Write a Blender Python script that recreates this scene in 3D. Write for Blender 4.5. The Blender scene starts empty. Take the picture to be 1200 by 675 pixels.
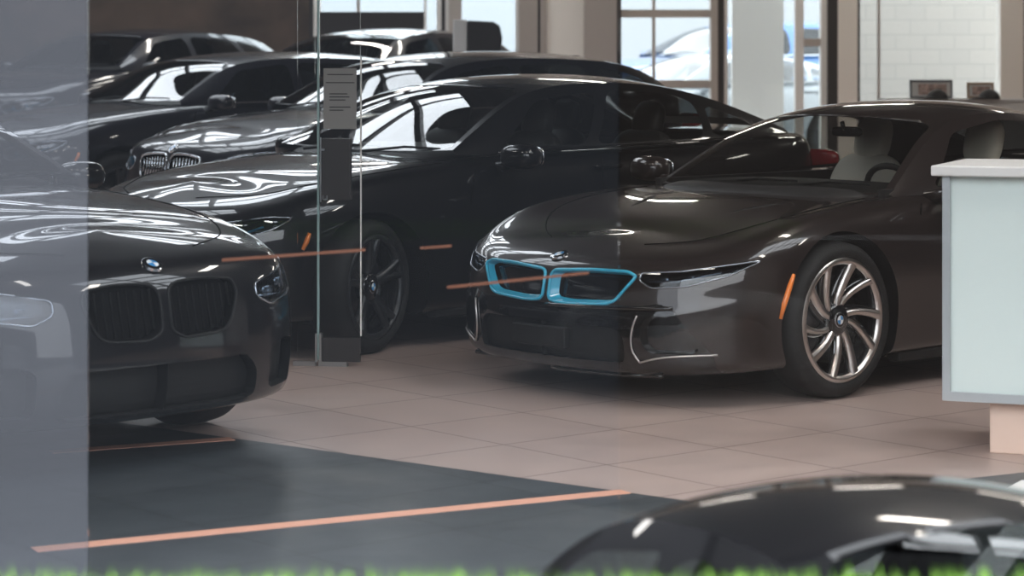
import bpy, math, random
import numpy as np
from mathutils import Vector, Matrix
from mathutils.bvhtree import BVHTree
random.seed(4); rng = np.random.default_rng(4)
S = bpy.context.scene
COL = S.collection
PI = math.pi
R = math.radians
# ------------------------------------------------------------------ camera
FPX, CAMH, HORIZ = 2800.0, 1.53, 64.0
cd = bpy.data.cameras.new('camera'); cam = bpy.data.objects.new('camera', cd); COL.objects.link(cam)
cam.location = (0, 0, CAMH); cam.rotation_euler = (PI/2, 0, 0)
cd.sensor_width = 36.0; cd.lens = FPX/1200*36
cd.shift_y = -(337.5-HORIZ)/1200.0
cd.clip_end = 200
cd.dof.use_dof = True; cd.dof.focus_distance = 10.9; cd.dof.aperture_fstop = 3.6
S.camera = cam
S.view_settings.view_transform = 'Standard'; S.view_settings.look = 'None'
S.view_settings.exposure = 0.28; S.view_settings.gamma = 1.0; S.view_settings.use_curve_mapping = False
S.cycles.use_denoising = True
S.cycles.max_bounces = 10; S.cycles.transparent_max_bounces = 24
S.cycles.sample_clamp_indirect = 6.0; S.cycles.caustics_reflective = False; S.cycles.caustics_refractive = False

# ------------------------------------------------------------------ materials
def nmat(name):
    m = bpy.data.materials.new(name); m.use_nodes = True
    nt = m.node_tree
    return m, nt, nt.nodes['Principled BSDF'], nt.nodes['Material Output']
def sock(b, names, v):
    for n in names:
        if n in b.inputs: b.inputs[n].default_value = v; return
def pbr(name, col, rough=.5, metal=0.0, coat=0.0, spec=.5, noise=0, nscale=30, emit=None, estr=0):
    m, nt, b, o = nmat(name)
    b.inputs['Base Color'].default_value = (*col, 1); b.inputs['Roughness'].default_value = rough
    b.inputs['Metallic'].default_value = metal; sock(b, ['Coat Weight'], coat); sock(b, ['Coat Roughness'], .02)
    sock(b, ['Specular IOR Level'], spec)
    if noise:
        tc = nt.nodes.new('ShaderNodeTexCoord'); n = nt.nodes.new('ShaderNodeTexNoise'); n.inputs['Scale'].default_value = nscale
        n.inputs['Detail'].default_value = 4
        r = nt.nodes.new('ShaderNodeValToRGB')
        r.color_ramp.elements[0].color = (*[c*(1-noise) for c in col], 1); r.color_ramp.elements[1].color = (*[min(1, c*(1+noise)) for c in col], 1)
        r.color_ramp.elements[0].position = .3; r.color_ramp.elements[1].position = .7
        nt.links.new(tc.outputs['Object'], n.inputs['Vector']); nt.links.new(n.outputs['Fac'], r.inputs[0]); nt.links.new(r.outputs[0], b.inputs['Base Color'])
    if emit: b.inputs['Emission Color'].default_value = (*emit, 1); b.inputs['Emission Strength'].default_value = estr
    return m
def glass(name, tint=(.6,.62,.62), ior=1.5, haze=0.0, hazecol=(.5,.55,.6), rough=0.0, refl=1.0):
    m, nt, b, o = nmat(name); nt.nodes.remove(b)
    t = nt.nodes.new('ShaderNodeBsdfTransparent'); t.inputs[0].default_value = (*tint, 1)
    g = nt.nodes.new('ShaderNodeBsdfGlossy'); g.inputs['Roughness'].default_value = rough; g.inputs[0].default_value = (refl, refl, refl, 1)
    lw = nt.nodes.new('ShaderNodeLayerWeight'); pw = nt.nodes.new('ShaderNodeMath'); pw.operation='POWER'; pw.inputs[1].default_value=5
    f0=((ior-1)/(ior+1))**2; f=nt.nodes.new('ShaderNodeMath'); f.operation='MULTIPLY_ADD'; f.inputs[1].default_value=1-f0; f.inputs[2].default_value=f0
    nt.links.new(lw.outputs['Facing'],pw.inputs[0]); nt.links.new(pw.outputs[0],f.inputs[0])
    mx = nt.nodes.new('ShaderNodeMixShader')
    nt.links.new(f.outputs[0], mx.inputs[0]); nt.links.new(t.outputs[0], mx.inputs[1]); nt.links.new(g.outputs[0], mx.inputs[2])
    out = mx
    if haze:
        d = nt.nodes.new('ShaderNodeBsdfDiffuse'); d.inputs[0].default_value = (*hazecol, 1)
        m2 = nt.nodes.new('ShaderNodeMixShader'); m2.inputs[0].default_value = haze
        nt.links.new(mx.outputs[0], m2.inputs[1]); nt.links.new(d.outputs[0], m2.inputs[2]); out = m2
    nt.links.new(out.outputs[0], o.inputs[0])
    return m
M = {}
M['paint_black'] = pbr('paint_black', (.005,.005,.006), .3, 0, 1.0, .12)
M['paint_grey'] = pbr('paint_grey', (.020,.0145,.0135), .3, .1, 1.0, .2)
M['paint_suv'] = pbr('paint_suv', (.008,.008,.012), .3, 0, 1.0, .2)
M['paint_blue'] = pbr('paint_blue', (.03,.13,.36), .25, 0, 1.0)
M['paint_white'] = pbr('paint_white', (.26,.29,.31), .25, 0, 1.0)
M['gloss_black'] = pbr('gloss_black', (.006,.006,.007), .06, 0, .5)
M['matte_black'] = pbr('matte_black', (.010,.010,.010), .6, spec=.25)
M['rubber'] = pbr('rubber', (.012,.012,.012), .7, spec=.3)
M['well'] = pbr('well', (.004,.004,.004), .9, spec=.1)
M['chrome'] = pbr('chrome', (.75,.77,.8), .12, 1.0)
M['alloy'] = pbr('alloy', (.62,.58,.55), .28, 1.0)
M['alloy_dark'] = pbr('alloy_dark', (.035,.037,.04), .3, .6)
M['disc'] = pbr('disc', (.12,.12,.13), .35, 1.0)
M['blue_trim'] = pbr('blue_trim', (.04,.42,.62), .3, .0, .6)
M['amber'] = pbr('amber', (.85,.22,.03), .3, 0, .4)
M['red_lamp'] = pbr('red_lamp', (.35,.01,.015), .2, 0, .6)
M['lamp_inner'] = pbr('lamp_inner', (.35,.38,.42), .2, .9)
M['blue_lens'] = pbr('blue_lens', (.03,.20,.32), .2, .3, .5)
M['lens'] = glass('lens', (.55,.6,.65), 1.6)
M['car_glass'] = glass('car_glass', (.74,.76,.75), 1.95)
M['dark_glass'] = glass('dark_glass', (.16,.18,.19), 1.6)
M['cream'] = pbr('cream', (.95,.87,.75), .55)
M['brown_leather'] = pbr('brown_leather', (.20,.13,.11), .55)
M['dark_trim'] = pbr('dark_trim', (.015,.014,.014), .5)
M['badge_blue'] = pbr('badge_blue', (.03,.22,.5), .3, 0, .5)
M['badge_white'] = pbr('badge_white', (.75,.78,.8), .3, 0, .5)

# ------------------------------------------------------------------ object helpers
def obj(name, V, F, mat, parent=None, smooth=True, fm=None, loc=None):
    me = bpy.data.meshes.new(name)
    V = np.asarray(V, float)
    me.from_pydata([tuple(v) for v in V], [], [tuple(int(i) for i in f) for f in F])
    mats = mat if isinstance(mat, (list, tuple)) else [mat]
    for m in mats: me.materials.append(M[m] if isinstance(m, str) else m)
    if fm is not None:
        for p, k in zip(me.polygons, fm): p.material_index = int(k)
    if smooth: me.polygons.foreach_set('use_smooth', [True]*len(me.polygons))
    me.validate(); me.update()
    o = bpy.data.objects.new(name, me); COL.objects.link(o)
    if parent: o.parent = parent
    if loc is not None: o.location = loc
    return o
def tag(o, label=None, cat=None, group=None, kind=None):
    if label: o['label'] = label
    if cat: o['category'] = cat
    if group: o['group'] = group
    if kind: o['kind'] = kind
    return o
def empty(name, loc=(0,0,0), rz=0, **k):
    o = bpy.data.objects.new(name, None); COL.objects.link(o); o.location = loc; o.rotation_euler = (0,0,rz); o.empty_display_size = .2
    return tag(o, **k)
def dup(root, loc, rz, **k):
    def cp(o, par):
        c = o.copy(); COL.objects.link(c)
        if par: c.parent = par
        for ch in list(o.children): cp(ch, c)
        return c
    kids = list(root.children)
    r = root.copy(); COL.objects.link(r); r.location = loc; r.rotation_euler = (0,0,rz)
    for ch in kids: cp(ch, r)
    return tag(r, **k)
class MB:
    def __init__(s): s.V=[]; s.F=[]; s.m=[]; s.n=0
    def add(s, V, F, mi=0):
        V=np.asarray(V,float).reshape(-1,3); s.V.append(V)
        for f in F: s.F.append([int(i)+s.n for i in f]); s.m.append(mi)
        s.n += len(V); return s
    def box(s, x0,x1,y0,y1,z0,z1, mi=0, T=None):
        V=np.array([[x,y,z] for z in (z0,z1) for y in (y0,y1) for x in (x0,x1)],float)
        if T is not None: V=V@T[:3,:3].T+T[:3,3]
        return s.add(V,[(0,2,3,1),(4,5,7,6),(0,1,5,4),(2,6,7,3),(0,4,6,2),(1,3,7,5)],mi)
    def tube(s, pts, r, k=8, closed=False, mi=0, flat=1.0):
        P=np.asarray(pts,float); n=len(P)
        rr=np.full(n,r) if np.isscalar(r) else np.asarray(r,float)
        V=[]
        for i in range(n):
            a=P[(i-1)%n] if (closed or i>0) else P[i]; b=P[(i+1)%n] if (closed or i<n-1) else P[i]
            d=b-a; d/= (np.linalg.norm(d)+1e-12)
            up=np.array([0,0,1.]) if abs(d[2])<.9 else np.array([1.,0,0])
            u=np.cross(d,up); u/=np.linalg.norm(u); w=np.cross(u,d)
            for j in range(k):
                t=2*PI*j/k; V.append(P[i]+rr[i]*(math.cos(t)*u+flat*math.sin(t)*w))
        F=[]
        for i in range(n if closed else n-1):
            for j in range(k):
                F.append((i*k+j,i*k+(j+1)%k,((i+1)%n)*k+(j+1)%k,((i+1)%n)*k+j))
        if not closed: F.append(tuple(range(k))[::-1]); F.append(tuple((n-1)*k+j for j in range(k)))
        return s.add(V,F,mi)
    def lathe(s, prof, k=48, axis='y', mi=0, c=(0,0,0), cap=False):   # prof: (radius, offset along axis)
        V=[]
        for rr,a in prof:
            for j in range(k):
                t=2*PI*j/k
                if axis=='y': V.append((c[0]+rr*math.cos(t), c[1]+a, c[2]+rr*math.sin(t)))
                else: V.append((c[0]+rr*math.cos(t), c[1]+rr*math.sin(t), c[2]+a))
        F=[]
        for i in range(len(prof)-1):
            for j in range(k):
                q=(i*k+j,i*k+(j+1)%k,(i+1)*k+(j+1)%k,(i+1)*k+j)
                F.append(q if axis=='z' else q[::-1])
        if cap: F.append(tuple((len(prof)-1)*k+j for j in range(k)))
        return s.add(V,F,mi)
    def prism(s, poly, y0, y1, mi=0, T=None, axis='y'):
        n=len(poly)
        mk=(lambda a,b,d:(a,d,b)) if axis=='y' else ((lambda a,b,d:(a,b,d)) if axis=='z' else (lambda a,b,d:(d,a,b)))
        V=np.array([mk(a,b,y0) for a,b in poly]+[mk(a,b,y1) for a,b in poly],float)
        if T is not None: V=V@T[:3,:3].T+T[:3,3]
        F=[tuple(range(n)),tuple(range(2*n-1,n-1,-1))]+[(i,i+n,(i+1)%n+n,(i+1)%n) for i in range(n)]
        return s.add(V,F,mi)
    def sup(s, c, r, e=.6, nu=20, nv=12, mi=0, T=None):
        sg=lambda x,p: np.sign(x)*np.abs(x)**p
        u=np.linspace(0,2*PI,nu,endpoint=False); v=np.linspace(-PI/2,PI/2,nv+1)
        V=[];F=[]
        for b in v:
            for a in u:
                V.append((r[0]*sg(math.cos(b),e)*sg(math.cos(a),e), r[1]*sg(math.cos(b),e)*sg(math.sin(a),e), r[2]*sg(math.sin(b),e)))
        V=np.array(V)
        if T is not None: V=V@T[:3,:3].T
        V=V+np.array(c)
        for i in range(nv):
            for j in range(nu): F.append((i*nu+j,i*nu+(j+1)%nu,(i+1)*nu+(j+1)%nu,(i+1)*nu+j))
        return s.add(V,F,mi)
    def build(s, name, mat, parent=None, smooth=False, loc=None):
        return obj(name, np.concatenate(s.V), s.F, mat, parent, smooth, s.m, loc)
def bevel(o, w=.01, seg=2):
    b=o.modifiers.new('bevel','BEVEL'); b.width=w; b.segments=seg; b.limit_method='ANGLE'; return o
def rotm(rx=0,ry=0,rz=0,loc=(0,0,0)):
    m=Matrix.Translation(loc)@Matrix.Rotation(rz,4,'Z')@Matrix.Rotation(ry,4,'Y')@Matrix.Rotation(rx,4,'X')
    return np.array(m)

# ------------------------------------------------------------------ surface kit
def bsp(P, n, mir0=None, mir1=None, al=.8, it=2):
    """smooth curve net: P (m, ...) -> n samples; mir0/mir1: phantom transforms at the ends"""
    P=np.asarray(P,float)
    def ends(Q):
        a = mir0(Q[1]) if mir0 else 2*Q[0]-Q[1]
        b = mir1(Q[-2]) if mir1 else 2*Q[-1]-Q[-2]
        return np.concatenate([a[None],Q,b[None]])
    Q=P.copy()
    for _ in range(it):
        E=ends(Q); Q = Q+al*(P-(E[:-2]+4*E[1:-1]+E[2:])/6)
    E=ends(Q); m=len(P); t=np.linspace(0,m-1,n); i=np.minimum(t.astype(int),m-2); f=(t-i)
    f=f.reshape((-1,)+(1,)*(P.ndim-1))
    B0=(1-f)**3/6; B1=(3*f**3-6*f**2+4)/6; B2=(-3*f**3+3*f**2+3*f+1)/6; B3=f**3/6
    return B0*E[i]+B1*E[i+1]+B2*E[i+2]+B3*E[i+3]
def gridF(nr, nc):
    return [(r*nc+c, r*nc+c+1, (r+1)*nc+c+1, (r+1)*nc+c) for r in range(nr-1) for c in range(nc-1)]
def clip(V, F, f):
    """cut a mesh along f = 0: returns (inside f<0), (outside)"""
    f=np.where(np.abs(f)<1e-9,1e-9,f); sg=f<0
    out=[]
    for want in (True,False):
        nv=[];key={}
        def vid(k,p):
            if k not in key: key[k]=len(nv); nv.append(p)
            return key[k]
        nf=[]
        for face in F:
            s=[sg[i]==want for i in face]
            if all(s): nf.append([vid(i,V[i]) for i in face]); continue
            if not any(s): continue
            poly=[]
            for a,b,sa,sb in zip(face,list(face[1:])+[face[0]],s,s[1:]+[s[0]]):
                if sa: poly.append(vid(a,V[a]))
                if sa!=sb:
                    k=(min(a,b),max(a,b)); t=f[a]/(f[a]-f[b]); poly.append(vid(k,V[a]+t*(V[b]-V[a])))
            if len(poly)>2: nf.append(poly)
        out.append((np.array(nv).reshape(-1,3),nf))
    return out
def roundpoly(poly,r=.03,k=5):
    poly=np.asarray(poly,float); out=[]; n=len(poly)
    for i in range(n):
        p=poly[i];a=poly[i-1]-p;b=poly[(i+1)%n]-p; la=np.linalg.norm(a);lb=np.linalg.norm(b)
        d=min(r,.42*la,.42*lb); A=p+a/la*d; B=p+b/lb*d
        for t in np.linspace(0,1,k): out.append((1-t)**2*A+2*t*(1-t)*p+t*t*B)
    return np.array(out)
def sdpoly(P, poly, rnd=0.0):
    """signed distance (neg inside) of points P (n,2) to polygon"""
    poly=np.asarray(poly,float); n=len(poly)
    if rnd: poly=roundpoly(poly,rnd); n=len(poly)
    d=np.full(len(P),1e9); ins=np.zeros(len(P),bool)
    for i in range(n):
        a=poly[i];b=poly[(i+1)%n];e=b-a;w=P-a
        t=np.clip((w@e)/(e@e+1e-12),0,1)[:,None]
        d=np.minimum(d,np.linalg.norm(w-t*e,axis=1))
        c=((a[1]<=P[:,1])&(b[1]>P[:,1]))|((b[1]<=P[:,1])&(a[1]>P[:,1]))
        with np.errstate(divide='ignore',invalid='ignore'):
            xi=a[0]+(P[:,1]-a[1])/(b[1]-a[1]+1e-15)*(b[0]-a[0])
        ins^=c&(P[:,0]<xi)
    return np.where(ins,-d,d)
def mirror(V,F,weld=True):
    V2=V*np.array([1,-1,1]); n=len(V); idx=np.arange(n)+n
    if weld:
        c=np.abs(V[:,1])<1e-6; idx=np.where(c,np.arange(n),idx)
    F2=[[idx[i] for i in f[::-1]] for f in F]
    F2=[f for f in F2 if len(set(f))>2]
    return np.concatenate([V,V2]), list(F)+F2
def pocket(V,F,off,wall=True):
    """push a patch by off and build the side walls of the pocket"""
    off=np.asarray(off,float); V2=V+off; n=len(V)
    cnt={}
    for f in F:
        for a,b in zip(f,list(f[1:])+[f[0]]):
            cnt[(a,b)]=1
    W=[]
    for (a,b) in cnt:
        if (b,a) not in cnt: W.append((b,a,a+n,b+n))
    return np.concatenate([V,V2]), [[i+n for i in f] for f in F]+(W if wall else [])
def flip(F): return [list(f)[::-1] for f in F]
MIRY=lambda q: q*np.array([1,-1,1])

# ------------------------------------------------------------------ wheels
def wheel(parent, name, loc, r, rim, w, style, side, steer=0.0):
    """tyre with rim, disc and centre cap; outer face towards +y when side=1"""
    mb=MB(); h=w/2
    mb.lathe([(rim-.01,h*.75),(rim+.012,h*.93),(rim+(r-rim)*.45,h*1.02),(r-.028,h*.92),(r-.006,h*.72),(r,h*.35),(r,-h*.35),(r-.006,-h*.72),(r-.028,-h*.92),(rim,-h*.9),(rim-.02,-h*.5)],56)
    t=mb.build('wheel','rubber',parent,True)
    t.location=loc; t.rotation_euler=(0,0,(0 if side>0 else PI)+steer)
    rb=MB()
    rb.lathe([(rim+.006,h*.90),(rim-.004,h*.965),(rim-.016,h*.95),(rim-.024,h*.80)],56,mi=0)
    rb.lathe([(rim-.022,h*.80),(rim-.045,h*.2),(rim-.05,-h*.8)],56,mi=1)
    hub=.062
    def spoke(a0,a1,r0,r1,w0,w1,y0,y1,mi=0,curve=0):
        n=9; L=[];Rr=[]
        for i in range(n):
            s=i/(n-1); rr=r0+(r1-r0)*s; a=a0+(a1-a0)*s**1.2+curve*math.sin(PI*s)
            ww=(w0+(w1-w0)*s**1.5)/2; y=y0+(y1-y0)*s
            c,sn=math.cos(a),math.sin(a)
            L.append((rr*c-ww*sn, y, rr*sn+ww*c)); Rr.append((rr*c+ww*sn, y, rr*sn-ww*c))
        V=np.array(L+Rr); Vb=V-np.array([0,.028,0]); n2=len(V)
        V=np.concatenate([V,Vb]);F=[]
        for i in range(n-1):
            F.append((i,i+1,n+i+1,n+i)); F.append((i+1,i,n2+i,n2+i+1)); F.append((n+i,n+i+1,n2+n+i+1,n2+n+i))
        rb.add(V,F,mi)
    R1=rim-.018
    if style=='turbine':
        for k in range(5):
            a=2*PI*k/5+.25
            spoke(a,a+.36,hub*.8,R1,.026,.040,h*.66,h*.93,0,.05)
            spoke(a+.42,a+.95,hub*.8,R1,.020,.032,h*.60,h*.93,0,.08)
            spoke(a-.06,a+.30,hub*.8,R1,.06,.03,h*.50,h*.75,1,.05)
            spoke(a+.36,a+.89,hub*.8,R1,.05,.03,h*.46,h*.75,1,.08)
    else:
        for k in range(5):
            a=2*PI*k/5+.3
            spoke(a,a-.16,hub*.8,R1,.05,.028,h*.6,h*.92,0)
            spoke(a,a+.16,hub*.8,R1,.05,.028,h*.6,h*.92,0)
    rb.lathe([(.001,h*.70),(hub,h*.70),(hub+.012,h*.62),(hub+.012,h*.2)],32,mi=1)
    m0='alloy' if style=='turbine' else 'alloy_dark'
    rb.build('rim',[m0,'gloss_black'],t,True)
    db=MB(); db.lathe([(.001,h*.1),(rim*.72,h*.1),(rim*.72,-.01),(.001,-.01)],40); db.lathe([(.001,-h*.35),(rim-.04,-h*.35)],40,mi=1)
    db.build('brake_disc',['disc','well'],t,True)
    roundel(t,'center_cap',(0,h*.715,0),(0,1,0),(0,0,1),.034)
    return t
def roundel(parent,name,c,nrm,up,r,mats=('gloss_black','badge_blue','badge_white','chrome')):
    n=Vector(nrm).normalized(); u=Vector(up); x=u.cross(n).normalized(); u=n.cross(x)
    mb=MB(); C=Vector(c); k=32
    def ring(r0,r1,h0,h1,mi,a0=0,a1=2*PI,kk=k):
        V=[];F=[]
        for i in range(kk+1):
            t=a0+(a1-a0)*i/kk; d=x*math.cos(t)+u*math.sin(t)
            V.append(C+d*r0+n*h0); V.append(C+d*r1+n*h1)
        for i in range(kk): F.append((2*i,2*i+1,2*i+3,2*i+2))
        mb.add([tuple(v) for v in V],F,mi)
    ring(r,r*1.04,.004,-.006,3); ring(r*.94,r,.005,.004,3); ring(r*.62,r*.94,.006,.005,0); ring(r*.57,r*.62,.006,.006,3)
    for q in range(4): ring(0.0005,r*.57,.008,.006,1 if q%2==0 else 2,q*PI/2,(q+1)*PI/2,8)
    return mb.build(name,list(mats),parent,True)

# ------------------------------------------------------------------ car bodies
def net(cols, levels):
    """control net: cols (x,y) of the widest contour; each level: z list, y factor, front shift, rear shift"""
    cols=np.array(cols,float); K=len(cols)
    fw=np.zeros(K); fw[:6]=[1,1,.92,.62,.28,.0]; rw=np.zeros(K); rw[-5:]=[.0,.3,.7,1,1]
    out=[]
    for z,ys,df,dr in levels:
        L=np.zeros((K,3)); L[:,0]=cols[:,0]+fw*df-rw*dr; L[:,1]=cols[:,1]*np.asarray(ys); L[:,2]=z; out.append(L)
    return np.array(out)      # (levels, K, 3)
def evalbody(N, cu=9, lv=5):
    L,K=N.shape[:2]
    A=bsp(N.transpose(1,0,2),(K-1)*cu+1,MIRY,MIRY,.7,1)      # along contour
    A=A.transpose(1,0,2)
    B=bsp(A,(L-1)*lv+1,None,MIRY,.6,1)
    B[:,0,1]=0; B[:,-1,1]=0; B[-1,:,1]=0
    nr,nc=B.shape[:2]
    return B.reshape(-1,3), gridF(nr,nc)
I8C=[(.95,0),(.915,.40),(.80,.68),(.60,.865),(.36,.945),(0,.965),(-.55,.945),(-1.35,.93),(-2.15,.945),(-2.8,.975),(-3.35,.90),(-3.66,.55),(-3.74,0)]
I8L=[([.17]*13,.62,-.22,-.2),
 ([.125,.125,.13,.14,.15,.15,.15,.15,.16,.18,.22,.25,.25],.965,-.045,-.05),
 ([.21,.21,.22,.24,.25,.25,.25,.25,.27,.3,.34,.38,.38],.98,.0,0),
 ([.385,.385,.40,.43,.45,.46,.46,.46,.5,.52,.55,.58,.58],1,.005,.01),
 ([.43,.43,.45,.48,.52,.54,.54,.54,.57,.6,.63,.65,.65],1,-.02,0),
 ([.53,.53,.545,.58,.63,.66,.66,.66,.67,.70,.72,.74,.74],.995,-.035,0),
 ([.60,.60,.615,.645,.715,.77,.775,.78,.79,.82,.85,.87,.87],.965,-.065,0),
 ([.63,.63,.645,.68,.765,.835,.865,.87,.88,.93,.94,.93,.93],.885,-.11,-.02),
 ([.65,.65,.665,.69,.755,.815,.87,.89,.91,.94,.95,.94,.94],.72,-.17,-.06),
 ([.685,.685,.695,.71,.755,.81,.875,.91,.93,.95,.955,.95,.95],.42,-.30,-.15),
 ([.715,.715,.72,.73,.765,.815,.88,.915,.94,.955,.96,.95,.95],0,-.42,-.25)]
SDC=[(.88,0),(.855,.44),(.755,.71),(.56,.855),(.34,.905),(0,.925),(-.6,.91),(-1.45,.905),(-2.3,.91),(-2.9,.935),(-3.5,.87),(-3.88,.6),(-3.96,0)]
SDL=[([.2]*13,.62,-.22,-.2),
 ([.19,.19,.19,.185,.18,.17,.17,.17,.18,.2,.24,.27,.27],.965,-.05,-.05),
 ([.28,.28,.28,.28,.29,.28,.28,.28,.28,.3,.34,.38,.38],.985,.0,0),
 ([.42,.42,.43,.44,.46,.48,.48,.48,.48,.5,.52,.55,.55],1,.01,.01),
 ([.55,.55,.56,.58,.61,.64,.65,.65,.66,.68,.69,.7,.7],1,.0,0),
 ([.66,.66,.67,.69,.73,.775,.79,.80,.82,.84,.85,.86,.86],.985,-.02,0),
 ([.735,.735,.745,.765,.815,.87,.915,.94,.955,.97,.98,1.0,1.0],.935,-.06,0),
 ([.77,.77,.775,.795,.85,.90,.955,.985,1.0,1.01,1.02,1.04,1.04],.85,-.11,-.03),
 ([.80,.80,.81,.83,.87,.915,.975,1.0,1.01,1.03,1.04,1.05,1.05],.70,-.19,-.08),
 ([.845,.845,.85,.86,.89,.93,.99,1.01,1.03,1.05,1.06,1.06,1.06],.42,-.32,-.18),
 ([.875,.875,.88,.885,.91,.945,1.0,1.02,1.04,1.06,1.07,1.07,1.07],0,-.44,-.28)]
SVL=[([.9*0+.26]*13,.62,-.22,-.2)]+[([a*1.07+.07 for a in z],ys,df,dr) for z,ys,df,dr in SDL[1:]]

def band(name, V, F, mat, parent, smooth=True):
    return obj(name,V,F,mat,parent,smooth) if len(F) else None
def car(spec):
    s=spec; P=s['paint']
    root=empty(s['name'],(0,0,0))
    V,F=evalbody(net(s['cols'],s['levels']),s.get('cu',9),s.get('lv',5))
    nrm=lambda V:V
    vis=BVHTree.FromPolygons([tuple(v) for v in V],[tuple(f) for f in F])
    def side(x,z,y0=2.0,off=.0):
        h=vis.ray_cast(Vector((x,y0,z)),Vector((0,-1,0)))
        return np.array(h[0])+np.array(h[1] if h[1].y>0 else -h[1])*off if h[0] else np.array((x,.9,z))
    def front(y,z,off=.0):
        h=vis.ray_cast(Vector((2.5,y,z)),Vector((-1,0,0)))
        if not h[0]: return np.array((.8,y,z))
        n=h[1] if h[1].x>0 else -h[1]
        return np.array(h[0])+np.array(n)*off
    def top(x,y,off=0.):
        h=vis.ray_cast(Vector((x,y,3)),Vector((0,0,-1)))
        if not h[0]: return np.array((x,y,.9))
        n=h[1] if h[1].z>0 else -h[1]
        return np.array(h[0])+np.array(n)*off
    s['front']=front; s['side']=side; s['top']=top
    xr=-s['wb']; r=s['rw']; zc=r
    parts=[]
    # wheel openings
    for xw in (0.0,xr):
        f=np.hypot(V[:,0]-xw,V[:,2]-zc)-s['ra']
        f=np.maximum(f,(.45-V[:,1])*1.0)
        (iv,iF),(V,F)=clip(V,F,f)
        pv,pf=pocket(iv,iF,(0,0,0)); pv=pv.copy(); n=len(iv); pv[n:,1]=.48
        for sd in (1,-1): obj('wheel_arch',pv*np.array([1,sd,1]),pf if sd>0 else flip(pf),'well',root,False)
    # cabin hole
    cab=s['cabin']
    f=sdpoly(V[:,[0,1]],cab); f=np.maximum(f,(s['zcab']-V[:,2]))
    (_,_),(V,F)=clip(V,F,f)
    # headlights
    f=np.maximum(sdpoly(V[:,[1,2]],s['hl'],.02),.0-V[:,0])
    (hv,hF),(V,F)=clip(V,F,f)
    for sd in (1,-1):
        pv,pf=pocket(hv,hF,(-.035,-.01,0)); q=pv*np.array([1,sd,1]); pf2=pf if sd>0 else flip(pf)
        h=obj('headlight',q,pf2,['gloss_black'],root)
        obj('lens',hv*np.array([1,sd,1]),hF if sd>0 else flip(hF),'lens',h)
        bz=roundpoly(s['hl'],.02); mb=MB(); mb.tube([front(y,z,.001)*np.array([1,sd,1]) for y,z in bz],.0045,6,True); mb.build('bezel','lamp_inner',h,True)
        mb=MB()
        for y,z,rr in s['hlamps']:
            p=front(y,z,-.028); p[1]*=sd
            mb.sup(p,(.012,rr*1.5,rr),.7)
        if s.get('hbar'):
            pts=[front(y,z,-.012)*np.array([1,sd,1]) for y,z in s['hbar']]
            mb.tube(pts,.006,6)
        mb.build('lamp_unit',s.get('lampmat','lamp_inner'),h,True)
    # kidneys
    kp=s['kid']; f=np.maximum(sdpoly(V[:,[1,2]],kp,s['kr']),.3-V[:,0])
    (kv,kF),(V,F)=clip(V,F,f)
    pl=roundpoly(kp,s['kr']); pl=np.stack([pl,pl*.67+np.roll(pl,-1,0)*.33,pl*.33+np.roll(pl,-1,0)*.67],1).reshape(-1,2)
    pl=pl[np.linalg.norm(pl-np.roll(pl,1,0),axis=1)>1e-4]
    for sd in (1,-1):
        pv,pf=pocket(kv,kF,(-.05,0,0)); q=pv*np.array([1,sd,1]); pf2=pf if sd>0 else flip(pf)
        g=obj('grille',q,pf2,s.get('kbg','gloss_black'),root)
        mb=MB(); mb.tube([front(y,z,.004)*np.array([1,sd,1]) for y,z in pl],s['kfr'],8,True)
        mb.build('grille_frame',s['kmat'],g,True)
        if s.get('kin'):   # coloured inner throat of the surround
            mb=MB(); n=len(pl); c0=pl.mean(0)
            A=[front(y,z,.002)*np.array([1,sd,1]) for y,z in pl]
            B=[(front(y,z,.0)+np.array([-.035,0,0]))*np.array([1,sd,1]) for y,z in (c0+(pl-c0)*np.array([.90,.78]))]
            mb.add(A+B,[(i,(i+1)%n,(i+1)%n+n,i+n) for i in range(n)])
            mb.build('grille_surround',s['kin'],g,True)
        else:
            mb=MB()
            for yy in np.linspace(pl[:,0].min()+.03,pl[:,0].max()-.03,9):
                zz=[z for z in np.linspace(pl[:,1].min(),pl[:,1].max(),12) if sdpoly(np.array([[yy,z]]),kp)[0]<-.005]
                if len(zz)>1: mb.tube([front(yy,z,-.012)*np.array([1,sd,1]) for z in (zz[0],zz[-1])],.006,6)
            mb.build('grille_bars',s.get('kbar',s['kmat']),g,True)
    # lower intakes
    for nm,poly,dep,mt in s['intakes']:
        f=np.maximum(sdpoly(V[:,[1,2]],poly,.03),.2-V[:,0])
        (iv,iF),(V,F)=clip(V,F,f)
        if not len(iF): continue
        pv,pf=pocket(iv,iF,(-dep,0,0))
        if nm=='lower_intake': pv,pf=mirror(pv,pf); obj(nm,pv,pf,mt,root,False)
        else:
            for sd in (1,-1): obj(nm,pv*np.array([1,sd,1]),pf if sd>0 else flip(pf),mt,root,False)
    # lower bumper in its own colour
    lowz=s.get('lowz')
    if lowz:
        f=np.maximum(sdpoly(V[:,[1,2]],lowz),.35-V[:,0])
        (iv,iF),(V,F)=clip(V,F,f)
        iv,iF=mirror(iv,iF); obj('front_bumper',iv,iF,'gloss_black',root)
    bv,bF=mirror(V,F); body=obj('body',bv,bF,P,root)
    # greenhouse
    rail=np.array(s['rail'],float); cen=np.array(s['center'],float); belt=np.array(s['belt'],float)
    nt=61; Rl=bsp(rail,nt); Ce=bsp(cen,nt); Be=bsp(belt,nt); ns=25
    tt=np.linspace(0,len(rail)-1,nt); sv=np.linspace(0,1,ns)
    T=np.zeros((nt,ns,3)); UV=np.zeros((nt,ns,2))
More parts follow.
